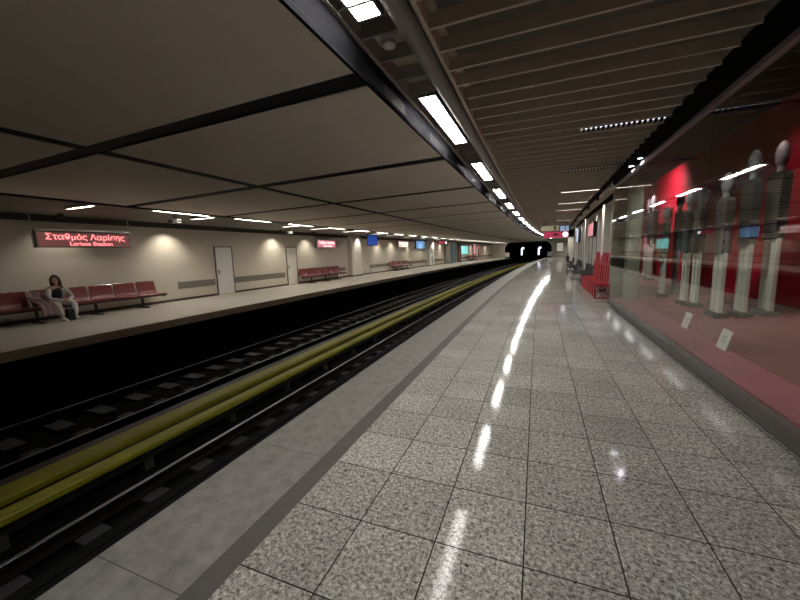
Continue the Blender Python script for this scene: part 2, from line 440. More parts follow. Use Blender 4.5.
# closing walls
def crosswall(name, s, d0, d1, z0, z1, mt, th=.15):
    return struct(sweep(name, rect(d0, d1, z0, z1), s, s+th, mt))
crosswall('wall_behind', S0-.15, -13.2, 4.5, -1.4, 4.4, M['wall'])
eb = bmesh.new()
for d0, d1, z0, z1 in ((-1.55, 2.4, -.2, 3.66), (-13.3, -10.35, -.2, 3.66), (-10.35, -1.55, 3.05, 3.66)):
    sweep('', rect(d0, d1, z0, z1), S1, S1+.3, None, bm=eb)
for sgn, dx in ((1, -10.35), (-1, -1.55)):      # rounded corners of the portal
    pts = [(dx, 3.05)]+[(dx+sgn*(1.3-1.3*math.sin(t*math.pi/12)), 3.05-1.3*(1-math.cos(t*math.pi/12))) for t in range(6, -1, -1)]
    sweep('', pts if sgn > 0 else pts, S1, S1+.3, None, bm=eb)
struct(finish('wall_end', eb, M['wall']))
struct(sweep('wall_tunnel', [(-10.4, -1.4), (-10.4, 3.2), (-1.5, 3.2), (-1.5, -1.4)], S1+.3, S1+30, M['pitwall'], closed=False))
crosswall('wall_tunnel_end', S1+30, -11, -1, -1.5, 3.4, M['pitwall'])

# ================================================================== TRACKS
def rail(name, d, label):
    prof = [(d-.07, -1.238), (d+.07, -1.238), (d+.07, -1.225), (d+.012, -1.20), (d+.012, -1.14), (d+.032, -1.125), (d+.032, -1.098), (d+.022, -1.09), (d-.022, -1.09), (d-.032, -1.098), (d-.032, -1.125), (d-.012, -1.14), (d-.012, -1.20), (d-.07, -1.225)]
    o = sweep(name, prof, S0+.2, S1+25, M['rail'], step=1.5)
    return tag(o, label, 'rail')
rail('running_rail', -3.00, 'steel running rail tucked closest under our platform edge')
rail('running_rail', -4.45, 'steel running rail between our platform and the yellow covers, catching a thin bright line')
rail('running_rail', -6.62, 'steel running rail just beyond the yellow covers on the far track')
rail('running_rail', -8.18, 'steel running rail farthest from us, next to the dark pit wall')
def third_rail(d0, d1, label):
    t = bpy.data.objects.new('third_rail', None); C.objects.link(t); t.location = P(0, (d0+d1)/2, -1.3); tag(t, label, 'third rail')
    inv = Matrix.Translation(-t.location)
    def part(name, prof, mt, sa=S0+.2, sb=S1+20):
        o = sweep(name, prof, sa, sb, mt, step=1.5); o.data.transform(inv); o.parent = t; return o
    part('protective_cover', [(d0, -1.00), (d0+.02, -1.00), (d0+.03, -.955), (d1-.03, -.955), (d1-.02, -1.02), (d1, -1.02), (d1, -.96), (d1-.03, -.93), (d0+.03, -.93), (d0, -.96)], M['yellow'])
    part('power_rail', [((d0+d1)/2-.05, -1.16), ((d0+d1)/2+.05, -1.16), ((d0+d1)/2+.05, -1.02), ((d0+d1)/2-.05, -1.02)], M['rail'])
    for i in range(52):
        s = -3+1.45*i
        part('insulator_foot', rect((d0+d1)/2-.06, (d0+d1)/2+.06, -1.30, -1.162), M['cover_dark'], s, s+.12)
third_rail(-5.17, -4.96, 'olive yellow covered power rail nearer to our platform')
third_rail(-5.72, -5.38, 'wider olive yellow covered power rail behind the nearer one')
cb = sweep('cable_trunking', [(-5.96, -1.3), (-5.78, -1.3), (-5.78, -.97), (-5.96, -.97)], S0+.2, S1+20, M['cover_dark'], step=1.5)
tag(cb, 'low dark grey cable trunking running along behind the yellow power rail covers', 'cable trunking')

def sleeper_proto():
    t = bpy.data.objects.new('railway_sleeper', None); C.objects.link(t)
    for x in (-.525, .525):
        MB().box(x-.335, x+.335, -.13, .13, -.02, .050, .012).build('sleeper_block', M['sleeper'], t)
    MB().box(-.18, .18, -.03, .03, .005, .04).build('tie_bar', M['pitwall'], t)
    for x in (-.75, .75):
        MB().box(x-.07, x+.07, -.07, .07, .048, .057).build('base_plate', M['pitwall'], t)
    return t
sp = sleeper_proto(); first = True
for d, lab, grp in ((-3.73, 'twin-block concrete sleeper under the rails of the track beside our platform', 'sleepers of the near track'),
                    (-7.40, 'twin-block concrete sleeper under the rails of the far track, pale in the dark bed', 'sleepers of the far track')):
    for i in range(118):
        t = sp if first else copy_tree(sp); first = False
        put(t, -2.0+.64*i, d, -1.30); tag(t, lab, 'railway sleeper', grp)

# ================================================================== CEILING LIGHTS
def light_proto(name, wd, ln, mt, th=.05, frame=M['metal']):
    t = bpy.data.objects.new(name, None); C.objects.link(t)
    b = MB()
    b.box(-wd/2-.02, -wd/2, -ln/2-.02, ln/2+.02, 0, th); b.box(wd/2, wd/2+.02, -ln/2-.02, ln/2+.02, 0, th)
    b.box(-wd/2, wd/2, -ln/2-.02, -ln/2, 0, th); b.box(-wd/2, wd/2, ln/2, ln/2+.02, 0, th)
    b.box(-wd/2, wd/2, -ln/2, ln/2, th-.008, th)
    b.build('frame', frame, t)
    MB().box(-wd/2+.001, wd/2-.001, -ln/2+.001, ln/2-.001, .012, .025).build('diffuser', mt, t)
    return t
near = light_proto('ceiling_light', .19, 1.92, M['diffuser'])
labs = {0: 'nearest white ceiling light, cut off by the top edge of the photo',
        1: 'largest wholly visible white ceiling light, second nearest in the trough above us',
        2: 'white fluorescent ceiling light in the trough, third from the top of the photo',
        3: 'white fluorescent ceiling light in the trough, fourth from the top of the photo',
        4: 'small white fluorescent ceiling light in the trough, fifth from the top of the photo'}
for i in range(0, 20):
    s = .72+.98+3.42*i
    if s > S1-1: break
    t = near if i == 0 else copy_tree(near)
    put(t, s, -1.238, 3.405)
    tag(t, labs.get(i, 'tiny white ceiling light of the merging line far down the near trough'), 'ceiling light', 'recessed lights of the near trough')
far = light_proto('ceiling_light', .10, 1.75, M['diffuser_far'])
n = 0
for i in range(2, 26):
    s = 1.95+2.76*i
    if s > S1-1 : break
    t = far if n == 0 else copy_tree(far); n += 1
    put(t, s, -10.0, 2.975)
    l = {2: 'slim ceiling light along the far platform edge, leftmost of that row', 3: 'slim ceiling light along the far platform edge, above the pale grey door'}.get(i, 'slim ceiling light in the row along the far platform edge')
    tag(t, l, 'ceiling light', 'slim lights along the far platform edge')
cross = light_proto('ceiling_light', 1.05, .07, M['diffuser_far'])
n = 0
for s in (5.2, 8.5, 12.9, 14.95, 18.0, 21.6, 24.0, 27.5, 31, 35, 39, 43, 48, 53, 58, 63, 68):
    t = cross if n == 0 else copy_tree(cross); n += 1
    put(t, s, -10.52, 2.945)
    l = {5.2: 'slim crosswise ceiling light above the large red lettered sign', 8.5: 'slim crosswise ceiling light beside the camera left of the pale grey door',
         12.9: 'slim crosswise ceiling light beside the camera above the second door'}.get(s, 'slim crosswise ceiling light further down the far platform')
    tag(t, l, 'ceiling light', 'slim crosswise lights of the far platform')
# crosswise luminaires among the baffles on our side
tube_p = light_proto('baffle_light', 1.06, .06, M['tube'])
n = 0
for s in (12.62, 15.7, 18.5, 25.0, 31.5, 38.0, 44.5, 51.0, 57.5, 64.0):
    t = tube_p if n == 0 else copy_tree(tube_p); n += 1
    put(t, s, 1.14, 3.375)
    l = {12.62: 'long thin white crosswise light among the ceiling baffles, longest bright streak at the glass top', 15.7: 'thin white crosswise light right behind the longest bright streak'}.get(s, 'thin white crosswise light in the baffles far down our platform')
    tag(t, l, 'ceiling light', 'crosswise lights among the baffles')
n = 0
for s, l in ((6.28, 'nearest louvred crosswise light in the baffles, a dim dashed strip'), (9.36, 'second louvred crosswise light in the baffles, a fainter dashed strip')):
    t = light_proto('louvre_light', 1.10, .08, M['tube_dim'])
    b = MB()
    for k in range(17): b.box(-.53+.066*k-.004, -.53+.066*k+.022, -.045, .045, -.03, .012)
    b.build('louvre', M['fascia'], t)
    put(t, s, 1.14, 3.40); tag(t, l, 'ceiling light')
for s, l in ((67.0, 'wide white light bar across the far end of our platform'),):
    t = light_proto('ceiling_light', 2.6, .12, M['tube']); put(t, s, .1, 3.33); tag(t, l, 'ceiling light')
for s, d, l in ((14.6, 1.98, 'small spotlight above the nearest pale wall pier on the right'), (17.8, 2.0, 'small added spotlight brightening the wall just behind the red bench'), (21.2, 1.98, 'small spotlight above the second pale wall pier on the right'),
                (26.0, 2.0, 'small added spotlight brightening the right wall above the black seats'), (29.5, 1.98, 'small spotlight above the third pale wall pier on the right'), (37.2, 1.6, 'small added spotlight brightening the front of the square pillar'), (71.6, .7, 'small added spotlight brightening the end wall near the notice board')):
    t = thing('wall_washer', l, 'spotlight', s, d-.12, 3.28)  # apart from the pier lamps, added to brighten wall, pillar and end wall
    b = MB()
    for k in range(14):
        a = k*math.pi/7; b.tube((.05*math.cos(a), .05*math.sin(a), 0), (.05*math.cos(a), .05*math.sin(a), .13), .0125, seg=6)
    b.build('housing', M['darkmetal'], t)
    MB().tube((0, 0, .08), (0, 0, .095), .04).build('lens', M['spot_on'], t)
    ld = bpy.data.lights.new('washer_lamp', 'SPOT'); ld.energy = 60; ld.color = (1, .93, .82)
    ld.spot_size = math.radians(105); ld.spot_blend = .9; ld.shadow_soft_size = .04
    lo = bpy.data.objects.new('lamp', ld); C.objects.link(lo); lo.parent = t; lo.location = (0, 0, -.03); lo.rotation_euler = (0, math.radians(-12), 0)
# twin downlights close to the glass
for s, l in ((8.15, 'tiny round downlight above the glass, nearer of the pair'), (8.85, 'tiny round downlight above the glass, farther of the pair')):
    t = thing('downlight', l, 'downlight', s, 1.775, 3.26)
    b = MB()
    for k in range(16):
        a = k*math.pi/8; b2 = (k+1)*math.pi/8
        b.tube((.05*math.cos(a), .05*math.sin(a), 0), (.05*math.cos(a), .05*math.sin(a), .12), .012, seg=6)
    b.build('baffle_ring', M['darkmetal'], t)
    MB().tube((0, 0, .12), (0, 0, .2), .062).build('housing', M['darkmetal'], t)
    MB().tube((0, 0, .030), (0, 0, .045), .036).build('lens', emit('bright_downlight_lens', (.9, .93, 1, 1), 1300), t)
# smoke detector in the trough
t = thing('smoke_detector', 'round white smoke detector between two dividers of the light trough', 'smoke detector', 3.12-.03, -1.26, 3.42)
MB().tube((0, 0, 0), (0, 0, .03), .055, .07, 20).build('dome', M['white'], t, True)
MB().tube((0, 0, .03), (0, 0, .14), .07, .07, 20).build('base', M['white'], t, True)

# wall washers of the far platform
def washer(s, power, label, z=2.86):
    t = thing('wall_washer', label, 'spotlight', s, -12.52, z, 'wall washers of the far platform')
    b = MB()
    for k in range(14):
        a = k*math.pi/7; b.tube((.05*math.cos(a), .05*math.sin(a), .0), (.05*math.cos(a), .05*math.sin(a), .13), .0125, seg=6)
    b.build('housing', M['darkmetal'], t, False)
    MB().tube((0, 0, .06), (0, 0, .075), .04).build('lens', M['spot_on'], t)
    ld = bpy.data.lights.new('washer_lamp', 'SPOT'); ld.energy = power; ld.color = (1, .92, .77)
    ld.spot_size = math.radians(112); ld.spot_blend = .9; ld.shadow_soft_size = .04
    lo = bpy.data.objects.new('lamp', ld); C.objects.link(lo); lo.parent = t
    lo.location = (0, 0, -.02); lo.rotation_euler = (0, math.radians(14), 0)
for s, p, l in ((5.7, .45, 'small spotlight washing the wall above the large red lettered sign'), (8.9, 1.2, 'small spotlight casting the yellowish cone of light left of the pale grey door'),
                (14.4, 1.3, 'small spotlight casting the cone of light left of the second door'), (17.1, .9, 'small spotlight casting the cone of light left of the second lettered sign'), (22.6, .8, 'small spotlight lighting the pale pillar by the blue screen'),
                *[(s, 1.05, 'small spotlight washing the far wall beyond the blue screen') for s in (26.3, 29.0, 32.4, 36.0, 39.5, 43.0, 48.5, 53, 58.0, 63.0, 68.0)]):
    washer(s, W_WASH*p, l)

# ================================================================== FAR PLATFORM OBJECTS
def door(s0, s1, name, handle_side):
    t = thing(name, None, None, (s0+s1)/2, -13.13, 0); t['kind'] = 'structure'
    h = (s1-s0)/2
    b = MB(); b.box(0, .05, -h-.05, -h, 0, 2.14); b.box(0, .05, h, h+.05, 0, 2.14); b.box(0, .05, -h, h, 2.09, 2.14); b.build('door_frame', M['wallband'], t)
    MB().box(.005, .035, -h, h, .01, 2.09, .004).build('door_leaf', M['door'] if name == 'door_1' else M['pillar'], t)
    y = -h+.09 if handle_side < 0 else h-.09
    b = MB(); b.tube((.03, y, 1.02), (.09, y, 1.02), .012); b.tube((.085, y, 1.02), (.085, y+.11, 1.02), .011); b.box(.034, .042, y-.025, y+.025, .92, 1.12); b.build('door_handle', M['chrome'], t)
door(10.95, 11.80, 'door_1', -1)
door(15.40, 16.20, 'door_2', -1)

SIGN_TXT = ('Σταθμός Λαρίσης', 'Larissa Station')
def name_sign(s, d, wd, ht, zc_, label, face, txt, hang=True, turn=0, mirrored=False, group=None):
    t = thing('platform_name_sign', label, 'sign', s, d, zc_, group, turn)
    F = FACE_LEFT if mirrored else FACE_RIGHT
    sg = -1 if mirrored else 1
    MB().box(-.05, .05, -wd/2, wd/2, -ht/2, ht/2, .006).build('housing', M['sign_body'], t)
    MB().box(.050*sg if sg > 0 else -.056, .056 if sg > 0 else -.050, -wd/2+.04, wd/2-.04, -ht/2+.03, ht/2-.05).build('sign_face', face, t)
    MB().box(-.07, .07, -wd/2-.02, wd/2+.02, ht/2, ht/2+.05, .006).build('top_bar', M['metal'], t)
    if hang:
        for y in (-wd/2-.03, wd/2+.03): MB().tube((0, y, -ht/2-.02), (0, y, ht/2+.42), .018).build('hanger_rod', M['metal'], t)
    text('greek_lettering', SIGN_TXT[0], ht*.50, txt, t, (.062*sg, 0.02, ht*.13), F, width=wd*.84)
    text('english_lettering', SIGN_TXT[1], ht*.32, txt, t, (.062*sg, .10, -ht*.27), F, width=wd*.46)
    return t
name_sign(6.17, -12.45, 2.30, .46, 2.27, 'wide sign with glowing red station lettering above the seated person', M['sign_glow'], M['red_text'])
name_sign(18.93, -12.95, 2.05, .52, 2.34, 'smaller pink-lit station name sign above the second row of red seats', M['pink_face'], M['pink_text'], False)
name_sign(31.3, -12.95, 2.3, .62, 2.45, 'whitish pink station name sign far down, above the third row of red seats', emit('pale_pink_sign_face', (.9, .68, .62, 1), .6), M['pink_text'], False)

# bench of red seats on a beam
def seat_bench(s0, n, pitch, label, grp=None, d=-12.62, detail=True, seatmat='redseat'):
    t = thing('seat_bench', label, 'bench', s0, d, 0, grp)
    L = n*pitch
    MB().box(-.05, .03, -.05, L+.12, .33, .39, .01).build('support_beam', M['darkmetal'], t)
    nl = max(2, n//2)
    for k in range(nl):
        y = L*(k+.5)/nl
        b = MB(); b.box(-.03, .02, y-.03, y+.03, .03, .34); b.box(-.28, .30, y-.035, y+.035, 0, .035, .01); b.build('leg', M['darkmetal'], t)
    for k in range(n):
        y0 = k*pitch+.035; y1 = (k+1)*pitch-.035
        prof = [(.27, .405), (.285, .43), (.25, .455), (.05, .425), (-.13, .42), (-.20, .45), (-.245, .55), (-.29, .72), (-.315, .85), (-.335, .86), (-.345, .845), (-.32, .70), (-.275, .53), (-.235, .425), (-.15, .395), (.05, .395), (.24, .42)]
        MB().strip(prof, y0, y1).build('seat', M[seatmat], t)
        if detail:
            MB().tube((-.335, y0+.01, .868), (-.335, y1-.01, .868), .014, seg=8).build('top_trim', M['chrome'], t)
    for y in (-.02, L+.06):
        b = MB(); b.box(-.22, .22, y-.02, y+.02, .36, .40, .006); b.box(-.05, .03, y-.02, y+.02, .30, .38); b.build('end_bracket', M['darkmetal'], t)
    return t
seat_bench(2.9, 8, .683, 'row of dark red seats under the glowing red sign, a person sitting on it')
seat_bench(16.15, 6, .70, 'row of dark red seats under the smaller pink station name sign', detail=False)
seat_bench(28.2, 6, .70, 'row of dark red seats beyond the blue screen, third along the far wall', detail=False)
seat_bench(56.0, 7, .72, 'farthest row of dark red seats, beside the teal screen', detail=False)

# protruding pillar
def pillar(s, d, w_, dep, h_, mt, label, cat='pillar'):
    t = thing('pillar', label, cat, s, d, 0)
    MB().box(-dep/2, dep/2, -w_/2, w_/2, .1, h_, .01).build('shaft', mt, t)
    MB().box(-dep/2-.02, dep/2+.02, -w_/2-.02, w_/2+.02, 0, .1).build('plinth', M['skirting'], t)
    return t
pillar(22.45, -12.95, 1.5, .34, 2.95, M['pillar'], 'broad pale pillar on the far platform left of the blue screen')
pillar(39.2, -12.95, 1.7, .34, 2.95, M['white'], 'bright white pillar with dark slots under the crimson sign on the far platform')
pillar(50.3, -12.8, .9, .6, 2.95, M['brown'], 'brown-clad pillar on the far platform beside the teal glass box')
t = thing('wall_slots', 'two dark upright slots on the white pillar of the far platform', 'panel', 39.2, -12.95, 0)
b = MB(); b.box(.17, .20, -.12, .06, 1.5, 1.95); b.box(.17, .20, -.12, .06, .3, 1.15); b.build('slot_plate', M['darkmetal'], t)
t = thing('glass_kiosk', 'tall teal glass box between the white pillar and the brown pillar', 'kiosk', 46.5, -12.7, 0)
b = MB()
for y in (-1.6, 0, 1.6):
    b.box(-.3, .32, y-.04, y+.04, 0, 2.9)
b.box(-.3, .32, -1.64, 1.64, 2.8, 2.9); b.build('kiosk_frame', M['metal'], t)
MB().box(-.28, .29, -1.56, 1.56, .02, 2.8).build('kiosk_glass', M['tealglass'], t)

# screens
def screen(name, s, d, z, w_, h_, face, label, cat, turn=0, rods=True, side=1):
    t = thing(name, label, cat, s, d, z, turn=turn)
    MB().box(-.06, .06, -w_/2, w_/2, -h_/2, h_/2, .01).build('housing', M['darkmetal'], t)
    x0, x1 = (.058, .066) if side > 0 else (-.066, -.058)
    MB().box(x0, x1, -w_/2+.05, w_/2-.05, -h_/2+.05, h_/2-.05).build('display', face, t)
    if rods:
        MB().tube((0, -w_/4, h_/2), (0, -w_/4, 3.0-z), .02).build('hanger_rod', M['darkmetal'], t); MB().tube((0, w_/4, h_/2), (0, w_/4, 3.0-z), .02).build('hanger_rod', M['darkmetal'], t)
    return t
screen('information_screen', 22.9, -11.7, 2.60, .80, .80, M['blue'], 'blue information screen hanging from the far ceiling right of the pale pillar', 'screen', turn=-.75)
screen('lit_poster', 36.1, -13.05, 2.45, 2.6, .9, M['skyblue'], 'sky blue lit poster on the far wall left of the white pillar', 'poster', rods=False)
screen('advertising_screen', 53.6, -13.03, 1.8, 5.0, 1.35, M['teal'], 'teal and white advertising screen on the far wall beyond the brown pillar', 'screen', rods=False)
t = thing('hanging_sign', 'crimson hanging sign above the white pillar on the far platform', 'sign', 40.5, -11.9, 2.72)
MB().box(-.05, .05, -1.5, 1.0, -.13, .13, .01).build('sign_face', M['crimson'], t)
MB().box(.045, .06, 1.0, 1.5, -.13, .13, .01).build('white_end', M['white_lit'], t)
MB().tube((0, -1, .13), (0, -1, .3), .02).build('hanger_rod', M['darkmetal'], t); MB().tube((0, 1.1, .13), (0, 1.1, .3), .02).build('hanger_rod', M['darkmetal'], t)
# posters further down
for s, w_, z, hh, c, l in ((60.2, 1.6, 1.9, 1.9, 'pink_face', 'pink lit poster, nearer of the two upright ones far down the far wall'),
                          (63.6, 1.5, 1.7, 1.9, 'sign_glow', 'reddish lit poster, farther of the two upright ones far down the far wall')):
    screen('lit_poster', s, -13.05, z, w_, hh, M[c], l, 'poster', rods=False)
# cameras
def cctv(s, d, z, label, lit=True):
    t = thing('security_camera', label, 'camera', s, d, z)
    MB().box(-.10, .22, -.06, .06, -.06, .06, .015).build('housing', M['white'], t)
    MB().tube((.22, 0, 0), (.235, 0, 0), .035).build('lens', M['darkmetal'], t)
    MB().box(-.07, .03, -.16, -.08, -.06, .04, .01).build('junction_box', M['darkmetal'], t)
    MB().tube((0, 0, .05), (0, 0, 3.0-z), .018).build('mount', M['darkmetal'], t)
    return t
cctv(7.6, -10.6, 2.80, 'pale security camera under the far ceiling, nearer one, right of the large red sign')
cctv(13.3, -11.0, 2.72, 'pale security camera under the far ceiling above the second door')
t = thing('wall_sensor', 'tiny dark wall sensor above the pale grey door', 'sensor', 11.2, -13.10, 2.62)
MB().box(0, .06, -.05, .05, -.05, .05, .01).build('sensor_box', M['metal'], t)

# ================================================================== TUNNEL MOUTH
for d, l in ((-7.5, 'cold white tunnel lamp on a post, left of the two in the dark tunnel'), (-4.2, 'cold white tunnel lamp on a post, right of the two in the dark tunnel')):
    t = thing('tunnel_lamp', l, 'lamp', 76, d, -1.3)
    MB().box(-.06, .06, -.05, .05, 0, 1.3).build('post', M['darkmetal'], t)
    MB().box(-.18, .14, -.08, .04, 1.7, 3.1, .05).build('light_tube', M['lamp_blue'], t)
    MB().box(-.02, .45, -.08, .04, 2.95, 3.35, .05).build('light_hood', M['lamp_blue'], t)
for d, l in ((-9.75, 'small pale cabinet at the left side of the tunnel mouth'), (-1.85, 'small pale cabinet at the right side of the tunnel mouth')):
    t = thing('signal_cabinet', l, 'cabinet', 72.6, d, -1.3)
    MB().box(-.05, .05, -.05, .05, 0, 1.5).build('post', M['darkmetal'], t)
    MB().box(-.4, .4, -.12, .12, 1.5, 2.35, .03).build('cabinet_box', M['white'], t)
# end wall window / lit noticeboard
t = thing('notice_board', 'pale upright notice board on the end wall right of the tunnel', 'notice board', 72.95, -.1, 1.9)
MB().box(-.55, .55, -.05, 0, -.85, .75, .02).build('board_face', M['lit_white'], t)
b = MB(); b.box(-.62, .62, -.06, .0, .75, .84); b.box(-.62, .62, -.06, 0, -.94, -.85); b.box(-.62, -.55, -.06, 0, -.85, .75); b.box(.55, .62, -.06, 0, -.85, .75); b.build('board_frame', M['fascia'], t)

# ================================================================== OUR PLATFORM, FAR PART
t = thing('hanging_sign', 'crimson hanging sign with a white disc at the end of our platform', 'sign', 26.0, .68, 2.52)
MB().box(-.75, .78, -.06, .06, -.20, .20, .02).build('sign_face', M['crimson'], t)
MB().tube((.60, -.062, 0), (.60, -.085, 0), .17, seg=24).build('white_disc', M['white_lit'], t)
MB().box(-.15, .15, -.075, -.06, -.06, .07, .01).build('dark_pictogram', M['darkmetal'], t)
MB().tube((-.6, 0, .2), (-.6, 0, .86), .02).build('hanger_rod', M['darkmetal'], t); MB().tube((.6, 0, .2), (.6, 0, .86), .02).build('hanger_rod', M['darkmetal'], t)
t = thing('direction_sign', 'pale yellow hanging direction sign with a dark arrow above the crimson sign', 'sign', 24.0, .38, 2.86)
MB().box(-.55, .45, -.05, .05, -.15, .15, .015).build('sign_face', M['exit_face'], t)
b = MB(); b.outline([(0, -.11), (.10, -.11), (.10, .03), (.17, .03), (.05, .13), (-.07, .03), (0, .03)], -.004, .004)
o = b.build('arrow', M['darkmetal'], t); o.data.transform(Matrix.Translation((.20, -.058, 0)) @ Matrix.Rotation(-math.pi/2, 4, 'Z'))
MB().tube((-.4, 0, .15), (-.4, 0, .74), .018).build('hanger_rod', M['darkmetal'], t); MB().tube((.3, 0, .15), (.3, 0, .74), .018).build('hanger_rod', M['darkmetal'], t)
t = thing('information_screen', 'small pale blue hanging screen right of the direction sign', 'screen', 27.0, 1.25, 2.92)
MB().box(-.33, .30, -.06, .06, -.16, .24, .02).build('housing', M['darkmetal'], t)
MB().box(-.30, .27, -.07, -.06, -.13, .21).build('display', emit('pale_blue_display', (.35, .45, .62, 1), .5), t)
MB().tube((-.2, 0, .24), (-.2, 0, .46), .018).build('hanger_rod', M['darkmetal'], t); MB().tube((.2, 0, .24), (.2, 0, .46), .018).build('hanger_rod', M['darkmetal'], t)
t = pillar(38.0, 1.98, .5, .5, 3.4, M['pillar'], 'pale square pillar with a black top on the right of our platform')
MB().box(-.40, .42, -.36, .36, 2.70, 3.38, .02).build('black_top', M['blackseat'], t)
# pilasters of the right wall
for s, w_, l in ((14.6, .55, 'pale wall pier behind the tall red bench, nearest of the right wall piers'), (21.2, .5, 'pale wall pier between the red-lit poster and the black seats'), (29.5, .6, 'pale wall pier far down the right wall before the square pillar')):
    t = thing('wall_pier', l, 'pier', s, 2.17, 0)
    MB().box(-.09, .08, -w_/2, w_/2, .1, 3.1, .01).build('shaft', M['pillar'], t)
    MB().box(-.10, .08, -w_/2-.01, w_/2+.01, 0, .1).build('plinth', M['skirting'], t)
screen('lit_poster', 18.7, 2.16, 2.42, 2.1, .66, M['pink_face'], 'red and pink lit sign high on the right wall above the black seats', 'sign', rods=False, side=-1)
screen('lit_poster', 27.0, 2.12, 2.45, 1.6, 1.0, emit('cold_lit_poster', (.45, .60, .9, 1), .8), 'cold bluish lit sign high on the right wall beyond the pink one', 'sign', rods=False, side=-1)
def dark_bench(s0, n, label):
    t = thing('seat_bench', label, 'bench', s0, 1.93, 0, turn=0)
    L = n*.62
    MB().box(-.03, .05, 0, L, .33, .39, .01).build('support_beam', M['darkmetal'], t)
    for k in range(3):
        y = L*(k+.5)/3
        b = MB(); b.box(-.02, .03, y-.03, y+.03, .02, .34); b.box(-.26, .24, y-.03, y+.03, 0, .03); b.build('leg', M['darkmetal'], t)
    for k in range(n):
        prof = [(-.27, .405), (-.285, .43), (-.25, .455), (-.05, .425), (.13, .42), (.17, .45), (.20, .62), (.235, .80), (.25, .80), (.225, .62), (.195, .425), (.15, .395), (-.05, .395)]
        MB().strip(prof, k*.62+.03, (k+1)*.62-.03).build('seat', M['blackseat'], t)
    return t
dark_bench(16.9, 6, 'row of black seats against the right wall right behind the red bench')
dark_bench(24.0, 6, 'row of black seats against the right wall, middle one of three')
dark_bench(31.5, 6, 'row of black seats against the right wall, farthest, near the square pillar')
t = thing('litter_bin', 'thin dark post-mounted bin beside the square pillar', 'bin', 36.6, 1.75, 0)
MB().tube((0, 0, 0), (0, 0, 1.15), .03).build('post', M['darkmetal'], t)
MB().tube((0, 0, .35), (0, 0, .85), .13, .15, 16).build('bin_body', M['darkmetal'], t)
MB().tube((0, 0, 0), (0, 0, .03), .18).build('foot', M['darkmetal'], t)

# tall slatted red bench at the end of the showcase
t = thing('slatted_bench', 'tall-backed bright red slatted bench at the end of the glass showcase', 'bench', 12.25, 1.62, 0)
LB = 4.0
nsl = 8; pw = LB/nsl
for k in range(nsl):
    y0 = k*pw+.03; y1 = y0+pw*.58
    prof = [(0, .03), (.03, .03), (.03, .43), (.40, .40), (.44, 1.40), (.475, 1.40), (.44, .365), (.06, .40), (.0, .46)]
    prof = [(0, .03), (.028, .03), (.028, .425), (.395, .395), (.455, 1.42), (.485, 1.42), (.425, .37), (.40, .365), (.03, .40), (0, .455)]
    # one bent plank: front leg, seat and back
    b = MB(); b.box(0, .028, y0, y1, .03, .45, .004); b.box(0, .43, y0, y1, .42, .45, .004)
    mt_ = Matrix.Translation((.415, 0, .43)) @ Matrix.Rotation(math.radians(4), 4, 'Y') @ Matrix.Translation((-.415, 0, -.43))
    b.box(.402, .43, y0, y1, .43, 1.42, .004, mtx=mt_)
    b.build('slat', M['redbench'], t)
for y in (0.0, LB/2, LB-.03):
    b = MB(); b.box(.0, .035, y-.0, y+.03, 0, .44); b.box(.43, .465, y, y+.03, 0, .95); b.box(0, .46, y, y+.03, .39, .42); b.box(0, .46, y, y+.03, 0.0, .035); b.build('side_frame', M['redbench'], t)
b = MB(); b.box(.03, .06, 0, LB, .1, .13); b.box(.43, .455, 0, LB, .1, .13); b.box(.415, .44, .01, LB-.01, .98, 1.09); b.build('long_rail', M['redbench'], t)

# ================================================================== SHOWCASE
G_D = 1.84
def zr(d): return .18+max(d-2.42, 0)*(.22/1.9)
sc = [(1.87, .03), (4.33, .03), (4.33, .385), (2.42, .17), (1.90, .17)]
struct(sweep('trim_9', rect(1.90, 2.0, 0, .04), S0, 11.15, M['void']))
struct(sweep('trim_10', rect(G_D-.03, 1.93, .05, .15), S0, 11.15, M['sill']))
struct(sweep('showcase_ledge', rect(1.93, 2.42, .04, .18), S0, 11.15, M['pinkledge']))
struct(sweep('showcase_floor', [(2.42, .02), (4.33, .02), (4.33, zr(4.33)), (2.42, .18)], S0, 18.0, M['brownramp']))
struct(sweep('wall_showcase_back', rect(4.35, 4.5, 0, 4.4), S0, 18.2, M['redwall']))
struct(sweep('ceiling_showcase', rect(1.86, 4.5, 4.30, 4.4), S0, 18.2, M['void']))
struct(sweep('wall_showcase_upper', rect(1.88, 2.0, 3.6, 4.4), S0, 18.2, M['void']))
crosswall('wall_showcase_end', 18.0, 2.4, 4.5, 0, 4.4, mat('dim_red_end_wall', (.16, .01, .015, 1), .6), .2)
struct(sweep('wall_showcase_inner', rect(2.40, 2.42, 0, 4.4), 11.45, 18.0, mat('olive_inner_lining', (.13, .12, .10, 1), .5)))
struct(sweep('trim_11', rect(G_D-.03, 1.88, 3.15, 3.205), S0, 11.4, mat('thin_mauve_top_rail', (.30, .24, .27, 1), .35, .5)))
js = [-4.9, -.8, 2.2, 5.2, 8.2, 11.12]
for i in range(len(js)-1):
    o = sweep('window_%d' % (i+1), rect(G_D-.006, G_D+.006, .15, 3.16), js[i]+.005, js[i+1]-.005, M['glass'], step=.6); struct(o)
# end of the showcase: glass side and pale column
struct(sweep('window_6', rect(G_D, 2.40, .15, 3.16), 11.13, 11.142, M['glass'], step=1))
t = thing('display_column', 'pale greenish column inside the far end of the glass showcase', 'column', 10.75, 2.25, .18)
MB().box(-.12, .16, -.18, .18, 0, 2.99, .02).build('shaft', M['case_end'], t)
struct(sweep('wall_showcase_side', [(1.88, .15), (2.40, .15), (2.40, 3.6), (1.88, 3.6)], 11.2, 11.45, mat('dull_olive_end_panel', (.20, .20, .165, 1), .35)))

